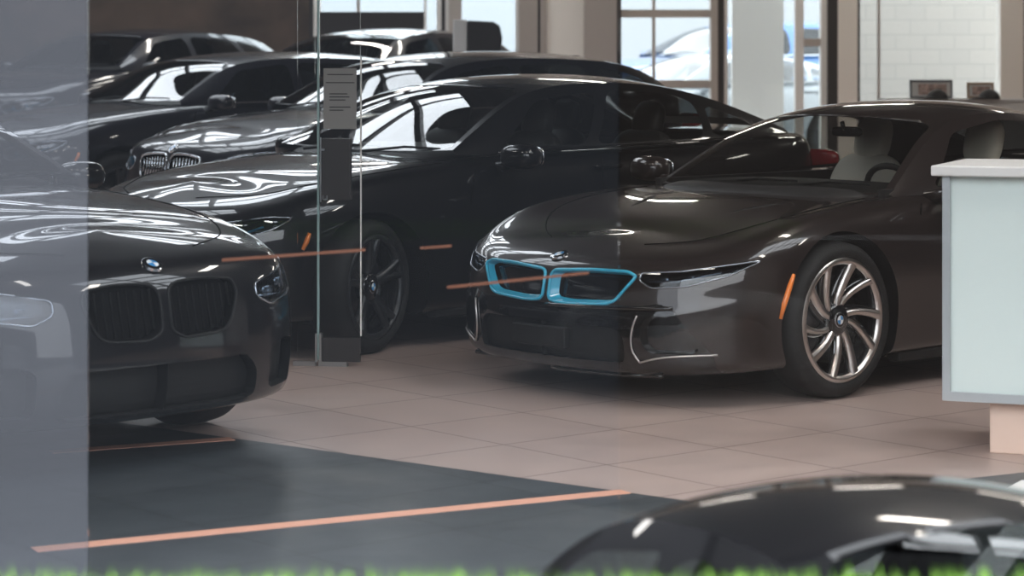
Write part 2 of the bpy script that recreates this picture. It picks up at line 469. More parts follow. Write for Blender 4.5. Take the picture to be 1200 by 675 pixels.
    for j,sq in enumerate(sv):
        k=1-sq**2.3
        T[:,j,0]=Rl[:,0]+(Ce[:,0]-Rl[:,0])*(1-sq**2); T[:,j,1]=Rl[:,1]*sq; T[:,j,2]=Rl[:,2]+(Ce[:,1]-Rl[:,2])*k
        UV[:,j,0]=tt; UV[:,j,1]=sq
    TV=T.reshape(-1,3); TF=flip(gridF(nt,ns)); U=UV.reshape(-1,2)
    # carry the parameters through the cut by clipping a joint array
    def clip2(V,U,F,f):
        W=np.concatenate([V,U],1); f=np.where(np.abs(f)<1e-9,1e-9,f); sg=f<0; out=[]
        for want in (True,False):
            nv=[];key={}
            def vid(k,p):
                if k not in key: key[k]=len(nv); nv.append(p)
                return key[k]
            nf=[]
            for face in F:
                q=[sg[i]==want for i in face]
                if all(q): nf.append([vid(i,W[i]) for i in face]); continue
                if not any(q): continue
                poly=[]
                for a,b,sa,sb in zip(face,list(face[1:])+[face[0]],q,q[1:]+[q[0]]):
                    if sa: poly.append(vid(a,W[a]))
                    if sa!=sb:
                        kk=(min(a,b),max(a,b)); t=f[a]/(f[a]-f[b]); poly.append(vid(kk,W[a]+t*(W[b]-W[a])))
                if len(poly)>2: nf.append(poly)
            A=np.array(nv).reshape(-1,5); out.append((A[:,:3],A[:,3:],nf))
        return out
    t1,t2,t3=s['ts']       # header, rear window top, rear window end
    ws=[(.04,-1),(.04,.955),(t1-.12,.93),(t1,.86),(t1,-1)]
    (wv,_,wF),(TV,U,TF)=clip2(TV,U,TF,sdpoly(U,ws))
    wv2,wF2=mirror(wv,wF); obj('windshield',wv2,wF2,s['glass'],root)
    rw_=[(t2,-1),(t2,.82),(t2+.12,.88),(t3,.88),(t3,-1)]
    (wv,_,wF),(TV,U,TF)=clip2(TV,U,TF,sdpoly(U,rw_))
    wv2,wF2=mirror(wv,wF); obj('rear_window',wv2,wF2,'dark_glass',root)
    # side skin
    nk=17; kv_=np.linspace(0,1,nk); SG=np.zeros((nt,nk,3))
    for j,k in enumerate(kv_):
        SG[:,j]=Be+(Rl-Be)*k; SG[:,j,1]+=.035*4*k*(1-k)*np.clip((Rl[:,2]-Be[:,2])/.3,0,1)
    SV=SG.reshape(-1,3); SF=gridF(nt,nk)
    for poly in s['wins']:
        (iv,iF),(SV,SF)=clip(SV,SF,sdpoly(SV[:,[0,2]],poly,.07))
        for sd in (1,-1):
            obj('side_window',iv*np.array([1,sd,1]),iF if sd>0 else flip(iF),s['sglass'],root)
    sv2,sF2=mirror(SV,SF,False); tv2,tF2=mirror(TV,TF)
    mb=MB(); mb.add(tv2,tF2); mb.add(sv2,sF2)
    mb.build('roof',P,root,True)
    # wheels
    for xw,yw,st in ((0,s['ty'],s.get('steer',0)),(xr,s['ty']+.01,0)):
        for sd in (1,-1): wheel(root,'wheel',(xw,sd*yw,r),r,s['rim'],s['tw'],s['style'],sd,st)
    # mirrors
    mx,my,mz=s['mir']
    for sd in (1,-1):
        mb=MB(); mb.sup((mx,sd*my,mz),(.085,.115,.068),.75,24,14,0,rotm(0,0,sd*.15))
        mb.tube([(mx+.02,sd*(my-.22),mz-.075),(mx+.01,sd*(my-.1),mz-.05),(mx,sd*(my-.03),mz-.02)],[.035,.028,.03],10)
        m_=mb.build('wing_mirror',P,root,True)
        gb=MB(); gb.sup((mx-.082,sd*my,mz),(.006,.095,.052),.6); gb.build('mirror_glass','chrome',m_,True)
    # shut lines
    for kind,pts in s['seams']:
        fn={'s':side,'t':top,'f':front}[kind]
        pp=np.array(pts,float); q=bsp(pp,(len(pp)-1)*8+1) if len(pp)>2 else np.linspace(pp[0],pp[1],16)
        for sd in (1,-1):
            mb=MB(); mb.tube([fn(a,b,.0)*np.array([1,sd,1]) for a,b in q],.0035,5)
            mb.build('panel_gap','well',root,True)
    # handles
    if s.get('handles'):
        for x,z in s['handles']:
            for sd in (1,-1):
                p=side(x,z,2,.016); mb=MB(); mb.sup(p*np.array([1,sd,1]),(.11,.016,.014),.6); mb.build('door_handle',P,root,True)
    # roundel
    y,z=0.0,s['rdz']; p=front(y,z,.004); p2=front(.0,z+.02,.004); t=p2-p; t/=np.linalg.norm(t)
    n=np.cross((0,1,0),t); n=n if n[0]>0 else -n
    roundel(root,'roundel',p,tuple(n),tuple(t),.041)
    # sills below doors
    for sd in (1,-1):
        mb=MB(); mb.box(xr+.45,-.45,sd*(s['cols'][7][1]-.10),sd*(s['cols'][7][1]-.02),s['sill'],s['sill']+.05)
        bevel(mb.build('sill','matte_black',root),.012)
    mb=MB(); mb.box(xr-.6,.55,-.62,.62,s['sill']+.02,s['sill']+.05); mb.build('underbody','well',root)
    # interior
    s['interior'](root,s)
    if s.get('extra'): s['extra'](root,s)
    return root
def seat(root,x,y,z0,ztop,mat,rim='dark_trim'):
    mb=MB()
    T=rotm(0,-.30,0)
    h=ztop-z0
    mb.sup((x,y,z0+.02),(.25,.24,.085),.55)
    o=mb.build('seat',mat,root,True)
    b=MB(); b.sup((x-.26,y,z0+h*.36),(.085,.235,h*.40),.6,24,16,0,T); b.sup((x-.21,y,z0+h*.30),(.06,.13,h*.28),.7,20,12,0,T)
    b.build('backrest',mat,o,True)
    b=MB(); b.sup((x-.36,y,ztop-.12),(.06,.105,.125),.65,24,16,0,T); b.build('headrest',mat,o,True)
    return o
def cabin_fit(root,s,seatmat,zf,zt,xs,rear=True,dash=None):
    dx,dz=dash
    mb=MB(); mb.sup((dx-.28,0,dz-.12),(.42,.72,.13),.5,24,12); o=mb.build('dashboard','dark_trim',root,True)
    for y in (.36,-.36): seat(root,xs,y,zf,zt,seatmat)
    if rear:
        for y in (.36,-.36): seat(root,xs-.92,y,zf+.03,zt-.03,'dark_trim')
    mb=MB(); c=np.array([dx-.62,.36,dz-.07]); a=np.linspace(0,2*PI,28,endpoint=False)
    pts=[c+np.array([.17*math.sin(t)*.42,.175*math.cos(t),.17*math.sin(t)*.9]) for t in a]
    mb.tube(pts,.016,8,True); mb.tube([c+np.array([.02,-.165,0]),c+np.array([.035,0,0]),c+np.array([.02,.165,0])],[.016,.045,.016],8); mb.tube([c+np.array([.03,0,0]),c+np.array([.22,0,-.06])],.03,8)
    mb.build('steering_wheel','dark_trim',root,True)
    mb=MB(); mb.box(xs-1.6,dx-.1,-.7,.7,zf-.30,zf-.22); mb.build('cabin_floor','dark_trim',root)
    mx,mz=s['rvm']; mb=MB(); mb.sup((mx,0,mz),(.018,.095,.026),.5); mb.tube([(mx+.02,0,mz+.01),(mx+.04,0,mz+.05)],.012,6); mb.build('rear_view_mirror','gloss_black',root,True)
    # door cards to close the shell below the windows
    for sd in (1,-1):
        mb=MB(); mb.box(xs-1.7,dx-.05,sd*.70,sd*.74,zf-.3,s['zcab']+.10)
        mb.build('door_panel','dark_trim',root)

def i8_extra(root,s):
    fr,sd_=s['front'],s['side']
    for sd in (1,-1):      # side markers
        pts=[sd_(x,z,2,.003)*np.array([1,sd,1]) for x,z in [(.335,.575),(.362,.52),(.39,.45),(.405,.385)]]
        mb=MB(); mb.tube(pts,[.008,.013,.013,.008],8); mb.build('side_marker','amber',root,True)
        # blade over the side air curtain, its white highlight put into bright alloy
        mb=MB(); q=bsp(np.array([(.52,.40),(.50,.33),(.50,.25),(.53,.20)]),20)
        mb.tube([fr(y,z,.006)*np.array([1,sd,1]) for y,z in q],.0042,8)
        q=bsp(np.array([(.53,.20),(.62,.225),(.72,.235),(.80,.24)]),20)
        mb.tube([fr(y,z,.006)*np.array([1,sd,1]) for y,z in q],.004,8); mb.build('bumper_blade','alloy',root,True)
        # hood channel panel
    # number plate carrier
    mb=MB(); c=fr(0,.275,.02); mb.box(c[0]-.03,c[0]+.006,-.17,.17,.235,.325); bevel(mb.build('plate_holder','matte_black',root),.006)
    # front splitter
    mb=MB(); q=np.array([(y,.138) for y in np.linspace(-.60,.60,40)]); mb.tube([fr(y,z,.004) for y,z in q],.011,8); mb.build('splitter','gloss_black',root,True)
    # kidney bar under the grilles
    mb=MB(); mb.tube([fr(y,z,.003) for y,z in zip(np.linspace(-.66,.66,40),.415+.03*np.abs(np.linspace(-.66,.66,40)))],.010,8); mb.build('bumper_trim','gloss_black',root,True)
    # hood vents
    for sd in (1,-1):
        mb=MB(); q=bsp(np.array([(.10,.30),(-.08,.36),(-.28,.44)]),16); mb.tube([s['top'](x,y,-.004)*np.array([1,sd,1]) for x,y in q],[.004+.02*math.sin(PI*i/15) for i in range(16)],8,False,0,.35); mb.build('hood_vent','matte_black',root,True)
    for y0 in (.1,-.35):
        mb=MB(); mb.tube([(-.50,y0,.89),(-.56,y0+.3,.92),(-.62,y0+.5,.915)],[.008,.007,.005],6)
        mb.build('wiper','matte_black',root,True)
I8=dict(name='sports_coupe',paint='paint_grey',cols=I8C,levels=I8L,cu=11,lv=6,wb=2.80,rw=.350,ra=.395,rim=.272,tw=.22,ty=.845,style='turbine',
 cabin=[(-.50,-.1),(-.52,.30),(-.66,.66),(-2.05,.70),(-2.1,-.1)],zcab=.80,
 hl=[(.50,.580),(.50,.548),(.56,.518),(.70,.532),(.82,.575),(.895,.640),(.84,.628),(.68,.595)],hlamps=[(.60,.560,.016),(.70,.573,.016),(.79,.592,.013)],hbar=[(.53,.548),(.65,.55),(.80,.592)],
 kid=[(.018,.568),(.25,.582),(.44,.582),(.482,.565),(.470,.545),(.395,.452),(.345,.438),(.12,.428),(.018,.436)],kfr=.0075,kmat='blue_trim',kin='blue_trim',
 intakes=[('lower_intake',[(-.1,.345),(.42,.345),(.46,.30),(.46,.19),(-.1,.19)],.03,'matte_black'),('side_intake',[(.545,.385),(.60,.405),(.655,.395),(.71,.31),(.765,.24),(.56,.24),(.53,.30)],.045,'gloss_black')],
 lowz=[(-1,.42),(.45,.425),(.60,.455),(.67,.42),(.79,.235),(.80,0),(-1,0)],
 rail=[(-.58,.745,.875),(-.86,.672,1.035),(-1.2,.585,1.185),(-1.62,.555,1.238),(-2.15,.545,1.20),(-2.75,.56,1.07),(-3.35,.62,.945)],
 center=[(-.42,.87),(-.72,1.05),(-1.06,1.222),(-1.55,1.292),(-2.15,1.262),(-2.75,1.125),(-3.35,.965)],
 belt=[(-.58,.77,.865),(-.86,.83,.875),(-1.2,.855,.885),(-1.62,.86,.895),(-2.15,.85,.905),(-2.75,.81,.92),(-3.35,.66,.935)],
 ts=(2.0,3.9,5.8),glass='car_glass',sglass='car_glass',
 wins=[[(-.82,.90),(-1.20,1.15),(-1.62,1.205),(-1.98,1.185),(-2.25,1.10),(-2.42,.99),(-2.3,.93),(-1.6,.905)]],
 mir=(-.80,1.02,.93),rdz=.628,kr=.035,sill=.12,rvm=(-1.18,1.14),
 seams=[('s',[(-.62,.84),(-.60,.6),(-.62,.4),(-.75,.25)]),('s',[(-1.95,.86),(-1.9,.6),(-1.8,.25)]),('t',[(.60,.30),(.35,.60),(0,.72),(-.45,.70)])],
 interior=lambda r,s:cabin_fit(r,s,'cream',.42,1.20,-1.48,False,(-.50,.90)),extra=i8_extra)
def sedan_extra(root,s):
    sd_,fr=s['side'],s['front']
    dz=s.get('dz',0)
    for sd in (1,-1):
        pts=[sd_(x,z+dz,2,.003)*np.array([1,sd,1]) for x,z in [(.400,.64),(.418,.60),(.440,.56)]]
        mb=MB(); mb.tube(pts,[.010,.014,.009],8); mb.build('side_marker','amber',root,True)
        pts=[np.array(p)*np.array([1,sd,1])+np.array([0,sd*.006,0]) for p in s['beltline']]
        mb=MB(); mb.tube(bsp(np.array(pts),40),.007,6); mb.build('window_trim','chrome' if s.get('chrome') else 'gloss_black',root,True)
        mb=MB(); q=bsp(np.array([(-3.90+.0,.80+dz),(-3.86,.86+dz)]),2)
        c=np.array((-3.86,sd*.62,.88+dz)); mb.sup(c,(.05,.2,.06),.6); mb.build('tail_lamp','red_lamp',root,True)
    mb=MB(); xs=s['fin']; mb.sup(xs,(.075,.012,.035),.8); mb.build('antenna','gloss_black',root,True)
    for y0 in (.12,-.38):
        mb=MB(); x0,z0=s['wip']; mb.tube([(x0,y0,z0),(x0-.06,y0+.3,z0+.03),(x0-.12,y0+.52,z0+.025)],[.009,.008,.005],6)
        mb.build('wiper','matte_black',root,True)
SD=dict(name='sedan',paint='paint_black',cols=SDC,levels=SDL,wb=2.90,rw=.345,ra=.385,rim=.262,tw=.23,ty=.80,style='twin',steer=.30,
 cabin=[(-.72,-.1),(-.70,.35),(-.84,.66),(-3.2,.66),(-3.25,-.1)],zcab=.86,
 hl=[(.47,.66),(.47,.61),(.55,.575),(.70,.60),(.83,.665),(.86,.72),(.80,.725),(.66,.695)],hlamps=[(.58,.628,.02),(.70,.652,.02)],hbar=[(.50,.61),(.65,.605),(.80,.68)],lampmat='blue_lens',
 kid=[(.02,.69),(.20,.70),(.34,.685),(.36,.64),(.30,.50),(.08,.49),(.02,.52)],kfr=.008,kmat='gloss_black',
 intakes=[('lower_intake',[(-.1,.40),(.40,.40),(.46,.34),(.46,.23),(-.1,.23)],.06,'matte_black'),('side_intake',[(.54,.42),(.68,.44),(.76,.42),(.74,.26),(.54,.25)],.06,'matte_black')],
 rail=[(-.70,.74,1.02),(-1.05,.665,1.19),(-1.42,.59,1.325),(-1.9,.57,1.365),(-2.5,.56,1.345),(-3.05,.585,1.235),(-3.55,.64,1.075)],
 center=[(-.62,1.005),(-.96,1.20),(-1.30,1.350),(-1.85,1.412),(-2.5,1.392),(-3.05,1.272),(-3.55,1.09)],
 belt=[(-.70,.77,.99),(-1.05,.82,.995),(-1.42,.835,1.0),(-1.9,.84,1.005),(-2.5,.83,1.015),(-3.05,.795,1.03),(-3.55,.68,1.045)],
 ts=(2.0,4.1,5.75),glass='car_glass',sglass='car_glass',
 wins=[[(-1.0,1.03),(-1.40,1.275),(-1.90,1.322),(-1.62,1.03)],[(-1.70,1.03),(-2.0,1.325),(-2.5,1.305),(-2.70,1.255),(-2.62,1.04)],[(-2.70,1.045),(-2.78,1.235),(-3.02,1.165),(-3.20,1.085)]],
 mir=(-.97,.985,.985),rdz=.735,kr=.06,sill=.15,rvm=(-1.36,1.26),handles=[(-1.75,.90),(-2.62,.92)],
 beltline=[(-.95,.825,1.0),(-1.42,.85,1.012),(-1.9,.855,1.018),(-2.5,.845,1.028),(-3.05,.81,1.042)],fin=(-2.95,0,1.325),wip=(-.58,1.0),
 seams=[('s',[(-.72,.92),(-.68,.7),(-.70,.45),(-.78,.28)]),('s',[(-1.68,.96),(-1.70,.6),(-1.70,.28)]),('s',[(-2.75,.98),(-2.62,.75),(-2.45,.6)]),('t',[(.66,.30),(.45,.62),(0,.76),(-.6,.76)])],
 interior=lambda r,s:cabin_fit(r,s,'dark_trim',.56,1.28,-1.35,True,(-.72,1.02)),extra=sedan_extra)
dzv=lambda L:[(a,b+.0) for a,b in L]
zs=lambda z:z*1.07+.07
SV=dict(SD); SV.update(name='suv',paint='paint_suv',levels=SVL,rw=.375,ra=.42,rim=.262,ty=.80,steer=0,zcab=zs(.86),cu=8,lv=4,
 hl=[(y,zs(z)) for y,z in SD['hl']],hlamps=[(y,zs(z),r) for y,z,r in SD['hlamps']],hbar=[(y,zs(z)) for y,z in SD['hbar']],
 kid=[(.02,zs(.70)),(.22,zs(.70)),(.36,zs(.68)),(.37,zs(.64)),(.33,zs(.52)),(.08,zs(.51)),(.02,zs(.53))],kmat='chrome',
 intakes=[(a,[(y,zs(z)) for y,z in p],d,m) for a,p,d,m in SD['intakes']],
 rail=[(-.66,.75,1.15),(-.98,.685,1.31),(-1.32,.625,1.445),(-1.95,.605,1.50),(-2.75,.605,1.485),(-3.35,.625,1.40),(-3.80,.68,1.14)],
 center=[(-.54,1.14),(-.86,1.32),(-1.18,1.475),(-1.9,1.555),(-2.75,1.54),(-3.40,1.44),(-3.86,1.15)],
 belt=[(-.66,.78,1.10),(-.98,.825,1.11),(-1.32,.84,1.115),(-1.95,.845,1.12),(-2.75,.835,1.135),(-3.35,.80,1.15),(-3.80,.70,1.14)],
 ts=(2.0,4.75,5.8),sglass='dark_glass',
 wins=[[(-.95,1.14),(-1.30,1.39),(-1.85,1.455),(-1.80,1.14)],[(-1.90,1.14),(-1.94,1.46),(-2.65,1.445),(-2.80,1.155)],[(-2.90,1.165),(-2.76,1.44),(-3.22,1.36),(-3.42,1.20)]],
 mir=(-.90,1.0,1.13),rdz=zs(.735),sill=.22,rvm=(-1.24,1.38),handles=[(-1.70,zs(.88)),(-2.65,zs(.90))],
 beltline=[(-.9,.83,1.12),(-1.4,.855,1.13),(-1.95,.86,1.135),(-2.75,.85,1.15),(-3.35,.815,1.165)],fin=(-3.2,0,1.49),wip=(-.52,1.14),dz=.11,
 seams=[('s',[(x,zs(z)) for x,z in q]) if k=='s' else (k,q) for k,q in SD['seams']],chrome=True,
 interior=lambda r,s:cabin_fit(r,s,'dark_trim',.68,1.42,-1.35,True,(-.66,1.14)))

def put(root,x,y,th,z=0,**k):
    root.location=(x,y,z); root.rotation_euler=(0,0,R(th)); return tag(root,**k)
i8=put(car(I8),.8304,11.307,222.7,label='grey two-door sports coupe with blue-rimmed twin grilles and spiral-spoke wheels',cat='car')
sedan=put(car(SD),-1.334,12.82,223.5,label='black sedan parked beside the blue-grilled coupe, front wheel turned, behind the glass door',cat='car')
LF=dict(SD); LF.update(name='coupe',steer=0,lampmat='lamp_inner'); LF['cu']=11; LF['kmat']='matte_black'; LF['kbg']='well'; LF['kbar']='well'; LF['kfr']=.005; LF['rdz']=.755
coupe=put(car(LF),-1.903,9.335,316.8,label='black car nosing in from the left edge over the dark floor, behind the hazy pane',cat='car')
suvA=put(car(SV),-1.83,17.68,222.7,label='dark SUV behind the black sedan, its chrome twin grille and hood in view',cat='car',group='dark SUVs in the back row')  # both back-row SUVs stand in for cars reflected in the glass
suvB=dup(suvA,(-3.75,19.9,0),R(222.7),label='dark SUV with its side windows in view, behind the other SUV of the back row',cat='car',group='dark SUVs in the back row')

# ------------------------------------------------------------------ world and sun
w=bpy.data.worlds.new('sky'); S.world=w; w.use_nodes=True
nt=w.node_tree; bg=nt.nodes['Background']
tc=nt.nodes.new('ShaderNodeTexCoord'); sp=nt.nodes.new('ShaderNodeSeparateXYZ'); rp=nt.nodes.new('ShaderNodeValToRGB')
rp.color_ramp.elements[0].position=.48; rp.color_ramp.elements[0].color=(.70,.71,.72,1)
rp.color_ramp.elements[1].position=.75; rp.color_ramp.elements[1].color=(.90,.95,1.0,1)
mp=nt.nodes.new('ShaderNodeMath'); mp.operation='MULTIPLY_ADD'; mp.inputs[1].default_value=.5; mp.inputs[2].default_value=.5
nt.links.new(tc.outputs['Generated'],sp.inputs[0]); nt.links.new(sp.outputs['Z'],mp.inputs[0]); nt.links.new(mp.outputs[0],rp.inputs[0]); nt.links.new(rp.outputs[0],bg.inputs[0])
bg.inputs[1].default_value=4.4

# ------------------------------------------------------------------ room materials
def tile_mat(name,c1,c2,mort,size,rough,ang=40.0,spec=.5,streak=0.0):
    m,nt,b,o=nmat(name); tc=nt.nodes.new('ShaderNodeTexCoord'); mp=nt.nodes.new('ShaderNodeMapping'); mp.inputs['Rotation'].default_value=(0,0,R(-ang))
    br=nt.nodes.new('ShaderNodeTexBrick'); br.offset=0; br.squash=1
    br.inputs['Scale'].default_value=1.0; br.inputs['Brick Width'].default_value=size; br.inputs['Row Height'].default_value=size
    br.inputs['Mortar Size'].default_value=.0045; br.inputs['Mortar Smooth'].default_value=.3
    br.inputs['Color1'].default_value=(*c1,1); br.inputs['Color2'].default_value=(*c2,1); br.inputs['Mortar'].default_value=(*mort,1)
    n=nt.nodes.new('ShaderNodeTexNoise'); n.inputs['Scale'].default_value=5; n.inputs['Detail'].default_value=6
    mx=nt.nodes.new('ShaderNodeMixRGB'); mx.blend_type='MULTIPLY'; mx.inputs[0].default_value=.35
    nt.links.new(tc.outputs['Object'],mp.inputs[0]); nt.links.new(mp.outputs[0],br.inputs['Vector']); nt.links.new(mp.outputs[0],n.inputs['Vector'])
    nt.links.new(br.outputs['Color'],mx.inputs[1]); nt.links.new(n.outputs['Fac'],mx.inputs[2]); nt.links.new(mx.outputs[0],b.inputs['Base Color'])
    r=nt.nodes.new('ShaderNodeMapRange'); r.inputs['To Min'].default_value=rough*.8; r.inputs['To Max'].default_value=rough*1.3
    nt.links.new(n.outputs['Fac'],r.inputs[0]); nt.links.new(r.outputs[0],b.inputs['Roughness'])
    sock(b,['Specular IOR Level'],spec)
    return m
M['tile']=tile_mat('tan_tile',(.51,.395,.35),(.49,.375,.335),(.16,.10,.085),.60,.36)
M['slate']=tile_mat('slate_tile',(.060,.068,.075),(.052,.060,.066),(.02,.022,.024),.60,.38)
M['orange_line']=pbr('orange_line',(.66,.33,.23),.5)
M['white_line']=pbr('white_line',(.80,.78,.75),.5)
M['wall_dark']=pbr('wall_dark',(.075,.048,.033),.45,noise=.6,nscale=1.2)
M['board']=pbr('board',(.022,.016,.014),.4)
M['taupe']=pbr('taupe',(.40,.345,.31),.6)
M['frame_white']=pbr('frame_white',(.86,.84,.81),.5)
M['frame_taupe']=pbr('frame_taupe',(.46,.41,.37),.5)
M['frame_dark']=pbr('frame_dark',(.03,.026,.025),.5)
M['panel_beige']=pbr('panel_beige',(.88,.83,.77),.6)
M['ceil']=pbr('ceil',(.07,.065,.062),.8)
M['concrete']=pbr('concrete',(.40,.40,.41),.9)
M['pale_wall']=pbr('pale_wall',(.36,.37,.38),.9)
M['asphalt']=pbr('asphalt',(.022,.023,.025),.9,noise=.3,nscale=40)
M['frost']=glass('frost',(.25,.28,.28),1.2,.86,(.80,.90,.87))
M['counter']=pbr('counter',(.74,.72,.70),.4)
M['steel']=pbr('steel',(.55,.57,.58),.3,.9)
M['plinth']=pbr('plinth',(.75,.56,.46),.5)
M['pane_clear']=glass('pane_clear',(.97,.97,.97),1.15,.005,(.5,.44,.41))  # faint warm diffuse share paints reflected haze
M['pane_dusty']=glass('pane_dusty',(.96,.97,.98),1.15,.008,(.45,.48,.54))  # diffuse share stands for dust and for reflected haze
M['pane_hazy']=glass('pane_hazy',(.92,.94,.97),1.15,.28,(.155,.16,.178))  # grey diffuse share paints a reflection across this pane
M['win_glass']=glass('win_glass',(.93,.96,.96),1.3)
M['door_glass']=glass('door_glass',(.985,.99,.99),1.18)
M['glass_edge']=pbr('glass_edge',(.35,.50,.50),.2,.0,.3)
M['paper']=pbr('paper',(.27,.26,.25),.7)
M['ink']=pbr('ink',(.05,.05,.05),.7)
M['grass']=pbr('grass',(.20,.40,.05),.8,noise=.4,nscale=20)
M['dark_building']=pbr('dark_building',(.018,.018,.02),.8,noise=.3,nscale=2)
M['wood']=pbr('wood',(.45,.30,.18),.5); M['photo_print']=pbr('photo_print',(.62,.42,.36),.4,noise=.7,nscale=16)
M['frame_grey']=pbr('frame_grey',(.20,.21,.22),.4); M['mat_white']=pbr('mat_white',(.8,.78,.76),.6)

def struct(name,mb,mat,smooth=False): return tag(mb.build(name,mat,None,smooth),kind='structure')
def box(name,mat,x0,x1,y0,y1,z0,z1,bev=0,**k):
    o=MB().box(x0,x1,y0,y1,z0,z1).build(name,mat)
    if bev: bevel(o,bev)
    return tag(o,**k)
def gx(px,d): return (px-600)/FPX*d
def gz(py,d): return CAMH-(py-HORIZ)/FPX*d
def ground(px,py):
    d=FPX*CAMH/(py-HORIZ); return np.array((gx(px,d),d))
YF,YB=6.55,30.0        # storefront, back wall
XL,XR=-11.0,11.5
box('floor','tile',XL,XR,YF-.25,YB+.15,-.665,0,kind='structure')
# dark tiled zone with its slanting edge
a,b=ground(300,518),ground(780,584); e=(b-a)/np.linalg.norm(b-a)
p0=a-e*8; p1=b+e*1.6
poly=[(XL+.05,YF-.2),(p1[0]-.0,YF-.2)] if p1[1]<YF else None
t=(YF-.2-a[1])/e[1]; q=a+e*t
t0=(XL+.05-a[0])/e[0]; q0=a+e*t0
# the zone bends forward again past the corner on the right
c0,c1=ground(850,594),ground(1330,540)
mb=MB(); mb.prism([(XL+.05,YF-.2),(c1[0]+.6,YF-.2),tuple(c1),tuple(c0),tuple(q0)],.0005,.004,axis='z')
struct('floor_dark',mb,'slate')
def stripe(name,A,B,w,mat,z=.0045,label=None):
    A=np.array(A);B=np.array(B);d=(B-A)/np.linalg.norm(B-A);n=np.array((-d[1],d[0]))*w/2
    mb=MB(); mb.prism([tuple(A+n),tuple(A-n),tuple(B-n),tuple(B+n)],z-.0005,z+.0015,axis='z'); return struct(name,mb,mat)
stripe('trim_1',ground(60,531),ground(272,515.5),.075,'orange_line')
stripe('trim_2',ground(40,646),ground(733,577.5),.075,'orange_line')
stripe('trim_3',ground(1010,675),ground(1215,566),.11,'white_line')  # this and the next: parking lines reflected in the glass, painted as stripes
stripe('trim_4',ground(1150,680),ground(1222,590),.11,'white_line')  # second reflected parking line, painted as a stripe
# walls
box('wall_left','wall_dark',XL-.2,XL,YF,YB,-.55,5.2,kind='structure')
box('wall_right','dark_building',XR,XR+.2,YF,YB,-.55,5.2,kind='structure')
xs_=gx(370,YB)
box('wall_back_left','wall_dark',XL,xs_,YB,YB+.2,0,5.2,kind='structure')
# back glazing: columns, frames, panes (each at its own place along the wall)
ZT=5.0
def col(px0,px1,mat,dep=.25,z0=0,z1=ZT,off=0,name='trim_9'):
    return box(name,mat,gx(px0,YB),gx(px1,YB),YB-off-dep*.5,YB-off+dep*.5,z0,z1,kind='structure')
n=[10]
def C(px0,px1,mat,dep=.25,**k):
    n[0]+=1; return col(px0,px1,mat,dep,name='trim_%d'%n[0],**k)
C(368.5,376,'frame_white'); C(497,500,'frame_white',.1); C(512,517.5,'frame_white',.2); C(517.5,522,'frame_dark',.12); C(522,526.5,'frame_white',.2); C(526.5,541,'frame_taupe',.4)
C(604,608,'frame_white',.2); C(608,630,'taupe',.35); C(630,633,'frame_dark',.2); C(633,641,'taupe',.3); C(641,684,'panel_beige',.22); C(684,722,'taupe',.4); C(722,727.5,'frame_dark',.25)
C(832,840,'frame_taupe',.3); C(840,847.5,'frame_dark',.25); C(847.5,852,'frame_white',.2); C(931,941,'frame_white',.15); C(961,968,'frame_white',.2); C(968,980,'frame_dark',.3); C(980,1003,'panel_beige',.3); C(1003,1006.5,'frame_dark',.2)
C(1028,1031,'frame_taupe',.06); C(1170,1197,'panel_beige',.25); C(1197,1199,'frame_dark',.2); C(1199,1640,'panel_beige',.2)
def win(name,px0,px1,bars,vert=(),mat='frame_taupe',g='win_glass',mw=.05):
    x0,x1=gx(px0,YB),gx(px1,YB); mb=MB()
    for py in bars: z=gz(py,YB); mb.box(x0,x1,YB-.05,YB+.05,z-mw,z+mw)
    for z in (2.95,3.75,4.55): mb.box(x0,x1,YB-.05,YB+.05,z-.05,z+.05)
    for px in vert: x=gx(px,YB); mb.box(x-.02,x+.02,YB-.045,YB+.045,0,ZT,)
    mb.box(x0,x1,YB-.05,YB+.05,0,.12)
    o=tag(mb.build(name,mat),kind='structure')
    MB().box(x0,x1,YB-.008,YB+.008,0,ZT).build('pane',g,o); return o
win('window_1',376,512,(-25,),(420,)); win('window_2',541,604,(86,)); win('window_3',727.5,832,(16,98.5),(766,)); win('window_4',852,931,(160,)); win('window_5',941,961,(50,)); win('window_6',1006.5,1170,(140,))
box('wall_back_top','ceil',xs_,XR,YB-.2,YB+.2,ZT,5.2,kind='structure')
box('wall_back_upper','taupe',gx(541,YB),XR,YB-.3,YB-.21,2.62,ZT,kind='structure')  # unseen, added over the upper glazing to darken hood reflections
box('wall_back_far_left_rail','frame_dark',gx(368,YB)-.05,gx(368,YB),YB-.1,YB+.1,0,ZT,kind='structure')
# ceiling with unseen skylight openings, placed for the reflections on the cars
SKY=[(-6.2,-2.6,12.6,14.9),(-6.5,-1.2,17.3,19.6),(-9,-1.6,21.0,22.6),(-9,-1.2,24.2,26.6),(2.0,7.5,8.2,10.2)]      # x0,x1,y0,y1 of each opening
ysp=sorted({YF-.3,YB+.2,*[q for a in SKY for q in a[2:]]})
mb=MB()
for y0,y1 in zip(ysp[:-1],ysp[1:]):
    ho=sorted((a[0],a[1]) for a in SKY if a[2]<=y0+1e-6 and a[3]>=y1-1e-6); x=XL
    for h0,h1 in ho: mb.box(x,h0,y0,y1,5.0,5.2); x=h1
    mb.box(x,XR,y0,y1,5.0,5.2)
struct('ceiling',mb,'ceil')
for k,(x0,x1,y0,y1) in enumerate(SKY):
    mb=MB()
    for x in np.arange(x0,x1+.01,(x1-x0)/max(3,round((x1-x0)/1.1))): mb.box(x-.05,x+.05,y0,y1,5.02,5.16)
    mb.box(x0,x1,(y0+y1)/2-.05,(y0+y1)/2+.05,5.03,5.15)
    tag(mb.build('skylight_%d'%(k+1),'frame_dark'),kind='structure')
